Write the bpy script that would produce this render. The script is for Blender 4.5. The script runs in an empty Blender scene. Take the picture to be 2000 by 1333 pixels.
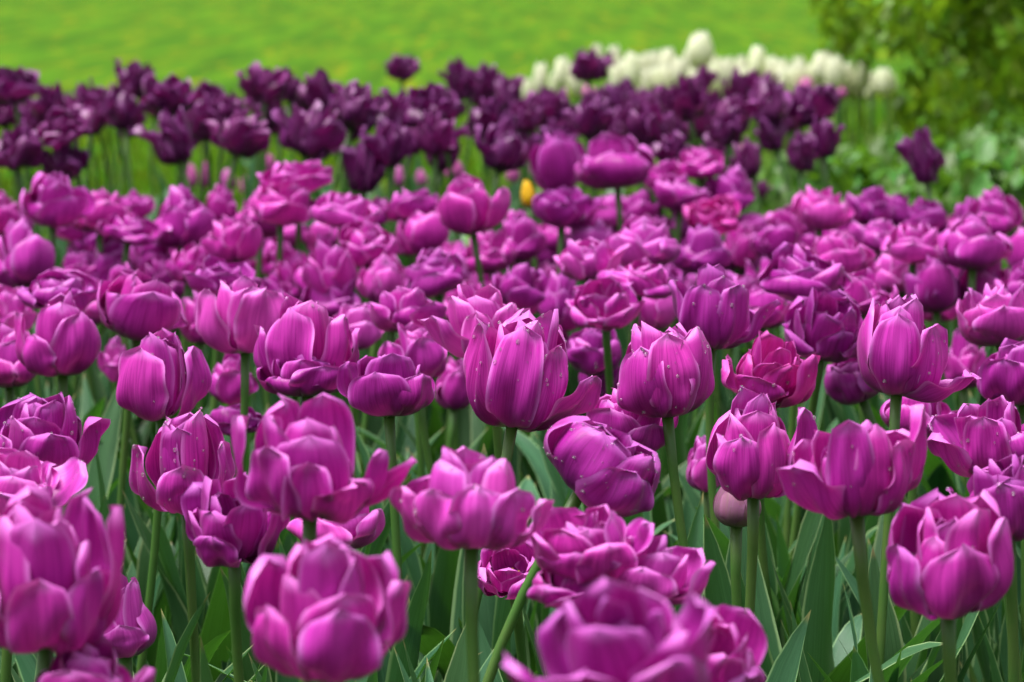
import bpy, math, random
import numpy as np
from mathutils import Matrix, Vector

# ------------------------------------------------------------------ camera, sky, sun, exposure
SC = bpy.context.scene
COL = SC.collection
CAM_H, PITCH, HFOV = 0.75, math.radians(8.03), math.radians(20.0)
FPX = 1000.0 / math.tan(HFOV / 2)            # focal length in pixels of the 2000 px wide photograph
cd = bpy.data.cameras.new('camera')
cam = bpy.data.objects.new('camera', cd); COL.objects.link(cam)
cam.location = (0, 0, CAM_H); cam.rotation_euler = (math.pi / 2 - PITCH, 0, 0)
cd.sensor_width = 36; cd.angle = HFOV
cd.clip_start = 0.05; cd.clip_end = 2000
cd.dof.use_dof = True; cd.dof.focus_distance = 1.87; cd.dof.aperture_fstop = 11.4
SC.camera = cam
SUN_EL, SUN_AZ = math.radians(74), math.radians(250)     # azimuth clockwise from +Y: high on the left
w = bpy.data.worlds.new('World'); SC.world = w; w.use_nodes = True
wn = w.node_tree.nodes; wl = w.node_tree.links
bg = wn['Background']; bg.inputs[1].default_value = 0.05
sky = wn.new('ShaderNodeTexSky'); sky.sky_type = 'NISHITA'; sky.sun_disc = False
sky.sun_elevation = SUN_EL; sky.sun_rotation = SUN_AZ
sky.air_density = 1.0; sky.dust_density = 5.0; sky.ozone_density = 1.0
hs = wn.new('ShaderNodeHueSaturation'); hs.inputs['Saturation'].default_value = 0.35   # overcast: nearly grey sky
wl.new(sky.outputs[0], hs.inputs['Color']); wl.new(hs.outputs[0], bg.inputs[0])
sl = bpy.data.lights.new('sun', 'SUN'); sl.energy = 1.5; sl.angle = math.radians(42); sl.color = (1, .97, .93)
sun = bpy.data.objects.new('sun', sl); COL.objects.link(sun)
sdir = Vector((math.sin(SUN_AZ) * math.cos(SUN_EL), math.cos(SUN_AZ) * math.cos(SUN_EL), math.sin(SUN_EL)))
sun.rotation_euler = sdir.to_track_quat('Z', 'Y').to_euler()
SC.view_settings.view_transform = 'Standard'; SC.view_settings.look = 'None'
SC.view_settings.gamma = 1; SC.view_settings.exposure = 2.02
SC.cycles.use_denoising = True
SC.cycles.max_bounces = 8; SC.cycles.diffuse_bounces = 4; SC.cycles.transmission_bounces = 6
SC.cycles.sample_clamp_indirect = 6

FWD = np.array((0, math.cos(PITCH), -math.sin(PITCH))); UPV = np.array((0, math.sin(PITCH), math.cos(PITCH))); RGT = np.array((1., 0, 0))
def at(px, py, d):
    return np.array((0, 0, CAM_H)) + d * (FWD + (px - 1000) / FPX * RGT + (666.5 - py) / FPX * UPV)

# ------------------------------------------------------------------ materials
def nmat(name):
    m = bpy.data.materials.new(name); m.use_nodes = True
    nt = m.node_tree; nt.nodes.clear()
    return m, nt, nt.nodes, nt.links
def math_n(N, L, op, a, b=None, clamp=False):
    n = N.new('ShaderNodeMath'); n.operation = op; n.use_clamp = clamp
    for i, x in enumerate((a, b)):
        if x is None: continue
        if isinstance(x, (int, float)): n.inputs[i].default_value = x
        else: L.new(x, n.inputs[i])
    return n.outputs[0]
def ramp01(N, L, x, lo, hi):
    n = N.new('ShaderNodeMapRange'); n.interpolation_type = 'SMOOTHSTEP'
    n.inputs['From Min'].default_value = lo; n.inputs['From Max'].default_value = hi
    L.new(x, n.inputs['Value']); return n.outputs['Result']
def mixc(N, L, f, a, b):
    n = N.new('ShaderNodeMix'); n.data_type = 'RGBA'
    for k, x in ((0, f), (6, a), (7, b)):
        if isinstance(x, (int, float)): n.inputs[k].default_value = x
        elif isinstance(x, tuple): n.inputs[k].default_value = (*x, 1)
        else: L.new(x, n.inputs[k])
    return n.outputs[2]

def petal_material(name, main, streak, edge, base, flame_shade, trans, tfac=.3, rough=.36, spec=.5, base_v=.10, hue=.02, flame_shade_amt=.55, coat=0.0):
    m, nt, N, L = nmat(name)
    uv = N.new('ShaderNodeUVMap'); uv.uv_map = 'UVMap'
    sp = N.new('ShaderNodeSeparateXYZ'); L.new(uv.outputs[0], sp.inputs[0])
    u, v = sp.outputs[0], sp.outputs[1]
    oi = N.new('ShaderNodeObjectInfo'); rnd = oi.outputs['Random']
    au = math_n(N, L, 'ABSOLUTE', math_n(N, L, 'SUBTRACT', math_n(N, L, 'MULTIPLY', u, 2.0), 1.0))
    def streaks(ku, kv, detail, off):
        cx = N.new('ShaderNodeCombineXYZ')
        L.new(math_n(N, L, 'MULTIPLY', u, ku), cx.inputs[0]); L.new(math_n(N, L, 'MULTIPLY', v, kv), cx.inputs[1])
        L.new(math_n(N, L, 'ADD', math_n(N, L, 'MULTIPLY', rnd, 37.0), off), cx.inputs[2])
        t = N.new('ShaderNodeTexNoise'); t.inputs['Scale'].default_value = 1.0; t.inputs['Detail'].default_value = detail
        L.new(cx.outputs[0], t.inputs['Vector']); return t.outputs['Fac']
    s1 = streaks(14, 1.6, 3, 0.0); s2 = streaks(55, 2.5, 2, 5.0); s3 = streaks(2.2, 1.8, 2, 9.0)
    c = mixc(N, L, ramp01(N, L, math_n(N, L, 'ADD', math_n(N, L, 'MULTIPLY', s1, .45), math_n(N, L, 'MULTIPLY', s2, .55)), .38, .68), main, streak)
    c = mixc(N, L, math_n(N, L, 'MULTIPLY', ramp01(N, L, s3, .5, .75), .35), c, streak)
    # darker plum flame up the middle of the petal's lower half - pigment, deepened to paint in underside shade
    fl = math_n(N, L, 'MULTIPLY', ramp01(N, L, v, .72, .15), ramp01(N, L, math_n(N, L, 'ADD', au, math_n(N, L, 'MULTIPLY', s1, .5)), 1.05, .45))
    c = mixc(N, L, math_n(N, L, 'MULTIPLY', fl, flame_shade_amt), c, flame_shade)
    # pale thin margin
    e = math_n(N, L, 'MAXIMUM', ramp01(N, L, au, .80, 1.0), ramp01(N, L, v, .88, 1.0))
    c = mixc(N, L, math_n(N, L, 'MULTIPLY', e, .6), c, edge)
    c = mixc(N, L, ramp01(N, L, math_n(N, L, 'ADD', v, math_n(N, L, 'MULTIPLY', s1, .08)), base_v + .06, base_v - .03), c, base)
    hv = N.new('ShaderNodeHueSaturation'); L.new(c, hv.inputs['Color'])
    L.new(math_n(N, L, 'ADD', math_n(N, L, 'MULTIPLY', rnd, hue), .5 - hue / 2), hv.inputs['Hue'])
    L.new(math_n(N, L, 'ADD', math_n(N, L, 'MULTIPLY', rnd, .25), .88), hv.inputs['Value'])
    b = N.new('ShaderNodeBsdfPrincipled'); L.new(hv.outputs[0], b.inputs['Base Color'])
    b.inputs['Roughness'].default_value = rough; b.inputs['Specular IOR Level'].default_value = spec
    b.inputs['Sheen Weight'].default_value = .06; b.inputs['Sheen Roughness'].default_value = .4
    b.inputs['Sheen Tint'].default_value = (1, .8, 1, 1); b.inputs['Coat Weight'].default_value = coat
    bp = N.new('ShaderNodeBump'); bp.inputs['Strength'].default_value = .35; bp.inputs['Distance'].default_value = .0006
    L.new(math_n(N, L, 'ADD', s2, math_n(N, L, 'MULTIPLY', s1, 1.5)), bp.inputs['Height'])
    L.new(bp.outputs[0], b.inputs['Normal'])
    t = N.new('ShaderNodeBsdfTranslucent')
    tc = mixc(N, L, .45, hv.outputs[0], trans); L.new(tc, t.inputs['Color'])
    mx = N.new('ShaderNodeMixShader'); mx.inputs[0].default_value = tfac
    L.new(b.outputs[0], mx.inputs[1]); L.new(t.outputs[0], mx.inputs[2])
    o = N.new('ShaderNodeOutputMaterial'); L.new(mx.outputs[0], o.inputs[0])
    return m

M = {}
M['P'] = petal_material('purple_petal', (.55, .033, .40), (.32, .011, .235), (.78, .25, .76), (.50, .50, .30), (.085, .003, .07), (.90, .02, .38), .15, flame_shade_amt=.85, spec=.28)
M['P2'] = petal_material('plum_petal', (.39, .020, .305), (.23, .008, .18), (.64, .17, .64), (.50, .50, .30), (.07, .003, .06), (.80, .015, .36), .15, flame_shade_amt=.85, spec=.28)
M['P3'] = petal_material('pale_purple_petal', (.63, .068, .49), (.44, .030, .33), (.80, .30, .80), (.55, .55, .34), (.13, .006, .10), (.92, .04, .44), .18, flame_shade_amt=.75, spec=.28)
M['R'] = petal_material('magenta_petal', (.50, .024, .35), (.38, .012, .2), (.72, .13, .56), (.55, .50, .34), (.12, .004, .07), (.9, .02, .28), .2, flame_shade_amt=.75, spec=.28)
M['D'] = petal_material('dark_petal', (.155, .011, .122), (.08, .005, .068), (.27, .05, .27), (.05, .01, .04), (.035, .002, .03), (.5, .008, .25), .16, rough=.4, spec=.45, flame_shade_amt=.85)
M['W'] = petal_material('white_petal', (.88, .88, .70), (.84, .86, .60), (.88, .89, .82), (.34, .46, .07), (.50, .58, .14), (.85, .9, .6), .40, flame_shade_amt=.55, base_v=.22)
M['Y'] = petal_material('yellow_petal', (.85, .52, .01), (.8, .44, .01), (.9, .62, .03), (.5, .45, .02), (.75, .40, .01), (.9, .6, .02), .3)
M['B'] = petal_material('bud_petal', (.30, .10, .22), (.24, .12, .15), (.38, .14, .30), (.12, .17, .05), (.17, .15, .09), (.4, .12, .2), .2, base_v=.2, flame_shade_amt=.8)
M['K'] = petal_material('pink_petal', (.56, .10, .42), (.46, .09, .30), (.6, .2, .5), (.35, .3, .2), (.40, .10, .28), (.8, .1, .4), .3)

def leaf_material(name, main, dark, edge, trans, tfac, tip, rough=.45, ku=60):
    m, nt, N, L = nmat(name)
    uv = N.new('ShaderNodeUVMap'); uv.uv_map = 'UVMap'
    sp = N.new('ShaderNodeSeparateXYZ'); L.new(uv.outputs[0], sp.inputs[0]); u, v = sp.outputs[0], sp.outputs[1]
    oi = N.new('ShaderNodeObjectInfo'); rnd = oi.outputs['Random']
    geo = N.new('ShaderNodeNewGeometry'); isl = geo.outputs['Random Per Island']
    r2 = math_n(N, L, 'FRACT', math_n(N, L, 'ADD', rnd, isl))
    cx = N.new('ShaderNodeCombineXYZ')
    L.new(math_n(N, L, 'MULTIPLY', u, ku), cx.inputs[0]); L.new(math_n(N, L, 'MULTIPLY', v, 2.0), cx.inputs[1]); L.new(math_n(N, L, 'MULTIPLY', r2, 50.), cx.inputs[2])
    t1 = N.new('ShaderNodeTexNoise'); t1.inputs['Scale'].default_value = 1; t1.inputs['Detail'].default_value = 2; L.new(cx.outputs[0], t1.inputs['Vector'])
    cy = N.new('ShaderNodeCombineXYZ')
    L.new(math_n(N, L, 'MULTIPLY', u, 3.), cy.inputs[0]); L.new(math_n(N, L, 'MULTIPLY', v, 6.), cy.inputs[1]); L.new(math_n(N, L, 'MULTIPLY', r2, 30.), cy.inputs[2])
    t2 = N.new('ShaderNodeTexNoise'); t2.inputs['Scale'].default_value = 1; t2.inputs['Detail'].default_value = 4; L.new(cy.outputs[0], t2.inputs['Vector'])
    c = mixc(N, L, ramp01(N, L, t1.outputs['Fac'], .35, .7), main, dark)
    c = mixc(N, L, math_n(N, L, 'MULTIPLY', ramp01(N, L, t2.outputs['Fac'], .45, .7), .5), c, dark)
    au = math_n(N, L, 'ABSOLUTE', math_n(N, L, 'SUBTRACT', math_n(N, L, 'MULTIPLY', u, 2.0), 1.0))
    c = mixc(N, L, math_n(N, L, 'MULTIPLY', ramp01(N, L, au, .88, .95), .8), c, edge)
    c = mixc(N, L, math_n(N, L, 'MULTIPLY', ramp01(N, L, v, .965, .99), .8), c, tip)
    hv = N.new('ShaderNodeHueSaturation'); L.new(c, hv.inputs['Color'])
    L.new(math_n(N, L, 'ADD', math_n(N, L, 'MULTIPLY', r2, .05), .475), hv.inputs['Hue'])
    L.new(math_n(N, L, 'ADD', math_n(N, L, 'MULTIPLY', r2, .5), .75), hv.inputs['Value'])
    b = N.new('ShaderNodeBsdfPrincipled'); L.new(hv.outputs[0], b.inputs['Base Color'])
    b.inputs['Roughness'].default_value = rough; b.inputs['Specular IOR Level'].default_value = .4
    bp = N.new('ShaderNodeBump'); bp.inputs['Strength'].default_value = .3; bp.inputs['Distance'].default_value = .0006
    L.new(t1.outputs['Fac'], bp.inputs['Height']); L.new(bp.outputs[0], b.inputs['Normal'])
    t = N.new('ShaderNodeBsdfTranslucent'); t.inputs['Color'].default_value = (*trans, 1)
    mx = N.new('ShaderNodeMixShader'); mx.inputs[0].default_value = tfac
    L.new(b.outputs[0], mx.inputs[1]); L.new(t.outputs[0], mx.inputs[2])
    o = N.new('ShaderNodeOutputMaterial'); L.new(mx.outputs[0], o.inputs[0])
    return m
def _huespread(m, h, v):
    for n in m.node_tree.nodes:
        if n.type == 'HUE_SAT': 
            for sk, a, b_ in (('Hue', h, .5 - h / 2), ('Value', v, 1 - v / 2)):
                ad = n.inputs[sk].links[0].from_node; ad.inputs[1].default_value = b_; ad.inputs[0].links[0].from_node.inputs[1].default_value = a
    return m
M['leaf'] = leaf_material('tulip_leaf', (.054, .158, .060), (.030, .098, .038), (.30, .46, .20), (.08, .28, .015), .2, (.30, .25, .10))
M['palestem'] = leaf_material('white_tulip_leaf', (.20, .32, .05), (.13, .24, .04), (.32, .42, .12), (.25, .45, .05), .25, (.3, .3, .1))
M['bushleaf'] = leaf_material('shrub_leaf', (.17, .30, .018), (.09, .18, .012), (.25, .4, .03), (.34, .58, .02), .35, (.2, .25, .05), ku=8)
M['herb'] = leaf_material('herb_leaf', (.085, .20, .030), (.045, .13, .018), (.14, .26, .05), (.18, .40, .02), .28, (.2, .3, .1), ku=10)
M['grass'] = leaf_material('grass_blade', (.095, .19, .005), (.058, .125, .003), (.11, .19, .006), (.14, .25, .005), .25, (.3, .4, .05), ku=6)
def simple_mat(name, c1, c2, scale, rough=.5, spec=.4, detail=4, bump=0.0, coords='Object', c3=None, s3=1.0):
    m, nt, N, L = nmat(name)
    tc = N.new('ShaderNodeTexCoord')
    t = N.new('ShaderNodeTexNoise'); t.inputs['Scale'].default_value = scale; t.inputs['Detail'].default_value = detail
    L.new(tc.outputs[coords], t.inputs['Vector'])
    c = mixc(N, L, ramp01(N, L, t.outputs['Fac'], .35, .65), c1, c2)
    if c3:
        t3 = N.new('ShaderNodeTexNoise'); t3.inputs['Scale'].default_value = s3; t3.inputs['Detail'].default_value = 3
        L.new(tc.outputs[coords], t3.inputs['Vector'])
        c = mixc(N, L, math_n(N, L, 'MULTIPLY', ramp01(N, L, t3.outputs['Fac'], .52, .72), .8), c, c3)
    b = N.new('ShaderNodeBsdfPrincipled'); L.new(c, b.inputs['Base Color'])
    b.inputs['Roughness'].default_value = rough; b.inputs['Specular IOR Level'].default_value = spec
    if bump:
        bp = N.new('ShaderNodeBump'); bp.inputs['Strength'].default_value = .8; bp.inputs['Distance'].default_value = bump
        L.new(t.outputs['Fac'], bp.inputs['Height']); L.new(bp.outputs[0], b.inputs['Normal'])
    o = N.new('ShaderNodeOutputMaterial'); L.new(b.outputs[0], o.inputs[0])
    return m
M['stem'] = simple_mat('tulip_stem', (.060, .155, .028), (.088, .165, .035), 25, .42, .4)
[setattr(n.inputs['Specular IOR Level'], 'default_value', .12) for n in M['grass'].node_tree.nodes if n.type == 'BSDF_PRINCIPLED']; _huespread(M['grass'], .10, .8); _huespread(M['bushleaf'], .07, 1.0); _huespread(M['herb'], .06, .8)
M['soil'] = simple_mat('soil', (.030, .020, .013), (.055, .038, .026), 30, .9, .1, 8, .01)
mm, nt, N, L = nmat('lawn_ground')
tc = N.new('ShaderNodeTexCoord')
def lawn_noise(sx, sy, detail, off):
    mp = N.new('ShaderNodeMapping'); mp.inputs['Scale'].default_value = (sx, sy, 1); mp.inputs['Location'].default_value = (off, off, 0)
    L.new(tc.outputs['Object'], mp.inputs[0]); t = N.new('ShaderNodeTexNoise'); t.inputs['Scale'].default_value = 1; t.inputs['Detail'].default_value = detail; t.inputs['Roughness'].default_value = .6
    L.new(mp.outputs[0], t.inputs['Vector']); return t.outputs['Fac']
c = mixc(N, L, ramp01(N, L, lawn_noise(5, .32, 5, 3), .36, .64), (.030, .094, .003), (.060, .152, .004))
c = mixc(N, L, math_n(N, L, 'MULTIPLY', ramp01(N, L, lawn_noise(3.2, .3, 4, 9), .48, .72), .5), c, (.10, .155, .003))
c = mixc(N, L, math_n(N, L, 'MULTIPLY', ramp01(N, L, lawn_noise(9, 1.0, 2, 17), .58, .68), .8), c, (.19, .18, .003))
b = N.new('ShaderNodeBsdfPrincipled'); L.new(c, b.inputs['Base Color']); b.inputs['Roughness'].default_value = .9; b.inputs['Specular IOR Level'].default_value = .05
o = N.new('ShaderNodeOutputMaterial'); L.new(b.outputs[0], o.inputs[0]); M['lawn'] = mm
M['bark'] = simple_mat('bark', (.06, .045, .03), (.11, .085, .06), 40, .85, .1, 6, .004)
M['anther'] = simple_mat('anther', (.42, .24, .02), (.22, .10, .03), 200, .7, .2)
M['ovary'] = simple_mat('ovary', (.30, .36, .10), (.22, .30, .08), 60, .5, .3)
mm, nt, N, L = nmat('dew_water')
b = N.new('ShaderNodeBsdfPrincipled'); b.inputs['Base Color'].default_value = (1, 1, 1, 1); b.inputs['Roughness'].default_value = .02
b.inputs['IOR'].default_value = 1.33; b.inputs['Transmission Weight'].default_value = .92
o = N.new('ShaderNodeOutputMaterial'); L.new(b.outputs[0], o.inputs[0]); M['dew'] = mm

# ------------------------------------------------------------------ mesh helpers
_grid = {}
def grid_faces(nu, nv):
    if (nu, nv) not in _grid:
        i, j = np.meshgrid(np.arange(nu - 1), np.arange(nv - 1)); a = (j * nu + i).ravel()
        _grid[nu, nv] = np.stack([a, a + 1, a + nu + 1, a + nu], 1)
    return _grid[nu, nv]
def make_mesh(name, V, F, UV, mat):
    me = bpy.data.meshes.new(name)
    V = np.asarray(V, np.float32); F = np.asarray(F, np.int32); k = F.shape[1]
    me.vertices.add(len(V)); me.vertices.foreach_set('co', V.ravel())
    me.loops.add(F.size); me.loops.foreach_set('vertex_index', F.ravel())
    me.polygons.add(len(F)); me.polygons.foreach_set('loop_start', np.arange(0, F.size, k, dtype=np.int32))
    me.polygons.foreach_set('use_smooth', np.ones(len(F), bool))
    if UV is not None:
        l = me.uv_layers.new(name='UVMap'); l.data.foreach_set('uv', np.asarray(UV, np.float32)[F.ravel()].ravel())
    me.update(calc_edges=True); me.materials.append(mat)
    return me
def join(parts):
    V, F, U, n = [], [], [], 0
    for v, f, u in parts:
        V.append(v); F.append(f + n); U.append(u); n += len(v)
    return np.concatenate(V), np.concatenate(F), np.concatenate(U)
def link(name, data, parent=None, loc=None):
    o = bpy.data.objects.new(name, data); COL.objects.link(o)
    if parent is not None: o.parent = parent
    if loc is not None: o.location = loc
    return o
def tag(o, label=None, cat=None, group=None, kind=None):
    for k, x in (('label', label), ('category', cat), ('group', group), ('kind', kind)):
        if x: o[k] = x

# ------------------------------------------------------------------ petals and blooms
def petal(r, az, R=1., H=1.5, W=.85, o=-.1, bulge=1.15, flat=.55, pt=2.3, rib=.03, ruf=.03, roll=0., bump=.035, curl=0., skew=0., low=0., nu=13, nv=15, notch=0., vm=.56):
    """one cupped petal, azimuth az (0 faces the camera, + goes to the viewer's right); (verts, faces, uv)"""
    v = np.linspace(0, 1, nv) ** .9; u = np.linspace(-1, 1, nu); u = np.sign(u) * np.abs(u) ** .85
    P = np.array([(.06 * R, 0), (R * .98, low - .06 * H), (R * bulge, .52 * H), (R * (1 + o), H)])
    B = np.stack([(1 - v) ** 3, 3 * v * (1 - v) ** 2, 3 * v * v * (1 - v), v ** 3], 1)
    c = B @ P
    T = np.gradient(c, axis=0); T /= np.linalg.norm(T, axis=1)[:, None] + 1e-9
    Nn = np.stack([T[:, 1], -T[:, 0]], 1)                   # outward normal in the (r, z) plane
    q = np.clip((v - vm) / (1 - vm), 0, 1); g = np.clip(v / vm, 0, 1)
    s = np.where(v < vm, .24 + .76 * np.sin(g * math.pi / 2) ** .85, np.maximum(1 - q ** 2.7, 0) ** (1 / pt))
    half = W * s
    rho = np.maximum(c[:, 0] * 1.06, flat * R)
    U, VV = np.meshgrid(u, v)
    hw = half[:, None]; rh = rho[:, None]
    a = U * hw / rh
    a = np.clip(a, -1.9, 1.9)
    bt = rh * np.sin(a); inn = rh * (1 - np.cos(a))
    ph = r.uniform(0, 6.28, 8)
    rufl = ruf * (np.abs(U) ** 2.2 * np.sin(VV * r.uniform(9, 14) + ph[0] + (U > 0) * 2.1) + VV ** 5 * np.sin(U * r.uniform(2.5, 5) + ph[1]) * .7)
    lump = bump * (np.sin(2.3 * U + 3.1 * VV + ph[2]) + .8 * np.sin(-3.7 * U + 5.2 * VV + ph[3]) + .6 * np.sin(5.9 * U + 4.3 * VV + ph[4]) + .45 * np.sin(7.1 * U - 8.3 * VV + ph[5])) * np.clip(VV * 2.2, 0, 1)
    groove = -rib * np.exp(-(U / .13) ** 2) * np.sin(np.clip(VV, 0, 1) * math.pi) + rib * .5 * np.exp(-(U / .3) ** 2) * np.sin(VV * math.pi)
    lump = lump + ruf * .16 * np.sin(U * r.uniform(11, 15) + ph[7]) * VV ** 1.5 * (1 - VV ** 8)      # fine pleats
    for _ in range(3):
        lump = lump + bump * r.uniform(-1.9, 1.2) * np.exp(-((U - r.uniform(-.7, .7)) / r.uniform(.16, .4)) ** 2 - ((VV - r.uniform(.3, .9)) / r.uniform(.07, .2)) ** 2)
    edge = roll * np.abs(U) ** 3 * np.sin(VV * math.pi) + curl * np.clip((VV - .68) / .32, 0, 1) ** 2
    dn = R * (rufl + lump + groove + edge) - inn
    tl = -notch * np.exp(-(U / .22) ** 2) * (VV ** 10)        # small notch at the tip
    tl = tl + .012 * np.sin(U * r.uniform(3, 7) + ph[6]) * VV ** 6 * (1 - U * U)
    rr = c[:, 0][:, None] + Nn[:, 0][:, None] * dn + T[:, 0][:, None] * tl * H
    zz = c[:, 1][:, None] + Nn[:, 1][:, None] * dn + T[:, 1][:, None] * tl * H
    tt = bt + skew * VV ** 1.6 * R
    ca, sa = math.cos(az), math.sin(az)
    X = rr * sa + tt * ca; Y = -rr * ca + tt * sa
    V = np.stack([X, Y, zz], 2).reshape(-1, 3)
    UV = np.stack([(U + 1) / 2, VV], 2).reshape(-1, 2)
    return V, grid_faces(nu, nv), UV

STY = {  # n petals, first R, last R, H, W first, W last, o first, o last, jitter of o, jitter of H, ruffle first, last, bulge
 'globe':  (12, 1, .42, 1.70, .98, .50, -.36, -.34, .06, .05, .03, .08, 1.17),
 'cup':    (14, 1, .28, 1.46, .98, .52, -.14, -.22, .12, .10, .04, .10, 1.18),
 'open':   (16, 1, .26, 1.18, .92, .50, .03, -.20, .14, .13, .05, .10, 1.22),
 'wide':   (16, 1, .28, 1.02, .86, .50, .20, -.16, .18, .16, .055, .11, 1.25),
 'face':   (15, 1, .50, 1.06, .78, .48, .14, -.14, .13, .12, .06, .10, 1.17),
 'parrot': (20, 1, .32, 1.22, .66, .40, .16, -.2, .42, .26, .18, .24, 1.18),
 'bud':    (6, 1, .93, 2.45, .90, .92, -.80, -.76, .03, .03, .012, .012, 1.12),
 'egg':    (6, 1, .92, 2.35, .98, .92, -.48, -.48, .05, .04, .02, .02, 1.15),
}
def bloom(style, seed, lod=0, extra=()):
    r = np.random.default_rng(seed)
    nu, nv = ((19, 20), (9, 12), (7, 8))[lod]
    n, R0, R1, H0, W0, W1, o0, o1, oj, hj, f0, f1, bul = STY[style]
    P = []
    az = r.uniform(0, 6.28); reg = style in ('bud', 'egg')
    for i in range(n):
        t = i / max(1, n - 1); az += (2.0944 if i != 3 else 3.1416) if reg or i < 5 else 2.39996
        jit = 0 if reg else .32
        kk = dict(R=(R0 + (R1 - R0) * t ** .85) * (1 + r.uniform(-.03, .03)), H=H0 * (1 + r.uniform(-hj, hj) * (1 + t)) * (1 + .03 * math.sin(3 * t)),
                  W=(W0 + (W1 - W0) * t ** .8) * (1 + r.uniform(-.15, .12)), o=o0 + (o1 - o0) * t + r.uniform(-oj, oj) * (1 + .5 * t), ruf=f0 + (f1 - f0) * t, bulge=bul + r.uniform(-.05, .07),
                  skew=0 if reg else r.uniform(-.2, .2), rib=.04 * r.uniform(.2, 1.5), pt=r.uniform(2.2, 3.8), notch=max(0, r.uniform(-.06, .09)), vm=r.uniform(.5, .64),
                  bump=.012 if reg else .045 * r.uniform(.7, 1.4), roll=0 if reg else r.uniform(-.16, .14), curl=0 if reg else r.uniform(-.16, .12))
        if style in ('cup', 'open', 'wide', 'face'):
            kk['H'] *= r.uniform(.68, 1.02) if i < 6 else 1.02 + .10 * t
            kk['notch'] = max(0, r.uniform(-.05, .13))
        if style == 'parrot': kk.update(bump=.11, pt=r.uniform(1.3, 2.4), curl=r.uniform(-.2, .3), skew=r.uniform(-.4, .4))
        a_ = az + r.uniform(-jit, jit)
        if i < 6 and any(abs((math.degrees(a_) - e['az'] + 180) % 360 - 180) < 38 for e in extra): continue     # an explicit petal stands there
        P.append(petal(r, a_, nu=nu, nv=nv, **kk))
    for e in extra:
        e = dict(e); a = math.radians(e.pop('az')); e.setdefault('bump', .05); e.setdefault('pt', r.uniform(2.6, 3.8)); e.setdefault('roll', r.uniform(-.12, .1)); e.setdefault('ruf', .065)
        P.append(petal(r, a, nu=nu, nv=nv, **e))
    return P

def tube(pts, radii, n=8):
    pts = np.asarray(pts); T = np.gradient(pts, axis=0); T /= np.linalg.norm(T, axis=1)[:, None]
    A = np.cross(T, (0.3, 1, 0.05)); A /= np.linalg.norm(A, axis=1)[:, None]; Bn = np.cross(T, A)
    th = np.linspace(0, 2 * math.pi, n, endpoint=False)
    V = pts[:, None] + np.asarray(radii)[:, None, None] * (np.cos(th)[None, :, None] * A[:, None] + np.sin(th)[None, :, None] * Bn[:, None])
    k = len(pts); V = V.reshape(-1, 3); F = []
    for i in range(k - 1):
        for q in range(n):
            F.append((i * n + q, i * n + (q + 1) % n, (i + 1) * n + (q + 1) % n, (i + 1) * n + q))
    m = len(V); V = np.concatenate([V, pts[-1:]])
    UV = np.concatenate([np.stack([np.tile(th / 6.283, k), np.repeat(np.linspace(0, 1, k), n)], 1), [[.5, 1]]])
    F += [((k - 1) * n + q, (k - 1) * n + (q + 1) % n, m, m) for q in range(n)]
    return V, np.array(F), UV
def tube_mesh(name, parts, mat):
    me = bpy.data.meshes.new(name); V, F, UV = join(parts)
    me.from_pydata(V.tolist(), [], [tuple(dict.fromkeys(f)) for f in F.tolist()])
    me.polygons.foreach_set('use_smooth', np.ones(len(me.polygons), bool)); me.materials.append(mat); me.update()
    return me

def leaf_geo(r, Ln=.3, W=.022, th0=.08, th1=.5, fold=.5, wave=.004, twist=.3, nu=7, nv=17):
    v = np.linspace(0, 1, nv); u = np.linspace(-1, 1, nu)
    th = th0 + th1 * v ** 1.7; ds = Ln / (nv - 1)
    x = np.concatenate([[0], np.cumsum(np.sin(th[:-1]) * ds)]); z = np.concatenate([[0], np.cumsum(np.cos(th[:-1]) * ds)])
    s = (.45 + .55 * np.sin(np.clip(v / .42, 0, 1) * math.pi / 2)) * np.clip(1 - np.clip((v - .30) / .70, 0, 1) ** 2.1, 0, 1)
    f = fold * (1 - .75 * v); tw = twist * v
    T = np.stack([np.sin(th), np.zeros(nv), np.cos(th)], 1); Nn = np.stack([-np.cos(th), np.zeros(nv), np.sin(th)], 1); Bn = np.tile((0, 1., 0), (nv, 1))
    B2 = Bn * np.cos(tw)[:, None] + Nn * np.sin(tw)[:, None]; N2 = -Bn * np.sin(tw)[:, None] + Nn * np.cos(tw)[:, None]
    U = u[None, :]; wd = (W * s)[:, None]
    ph = r.uniform(0, 6.28, 3); k = r.uniform(7, 12)
    off = np.abs(U) ** 1.3 * wd * np.sin(f)[:, None] + wave * U * U * np.sin(k * v[:, None] + ph[0] + (U > 0) * 1.7) * np.sin(v * math.pi)[:, None]
    V = np.stack([x, np.zeros(nv), z], 1)[:, None] + B2[:, None] * (U * wd * np.cos(f)[:, None])[..., None] + N2[:, None] * off[..., None]
    UV = np.stack(np.meshgrid((u + 1) / 2, v), 2)
    return V.reshape(-1, 3), grid_faces(nu, nv), UV.reshape(-1, 2)

rl = np.random.default_rng(5)
LEAF_GEO = [leaf_geo(rl, 1.0 * .3, rl.uniform(.018, .033), rl.uniform(.0, .14), rl.uniform(.05, .55) if i % 4 else rl.uniform(.7, 1.4), rl.uniform(.3, .95), rl.uniform(.006, .014), rl.uniform(-.7, .7)) for i in range(30)]
LEAVES = [make_mesh('tulip_leaf', *g, M['leaf']) for g in LEAF_GEO]
LEAVES_W = [make_mesh('white_tulip_leaf', *g, M['palestem']) for g in LEAF_GEO[:8]]

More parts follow.
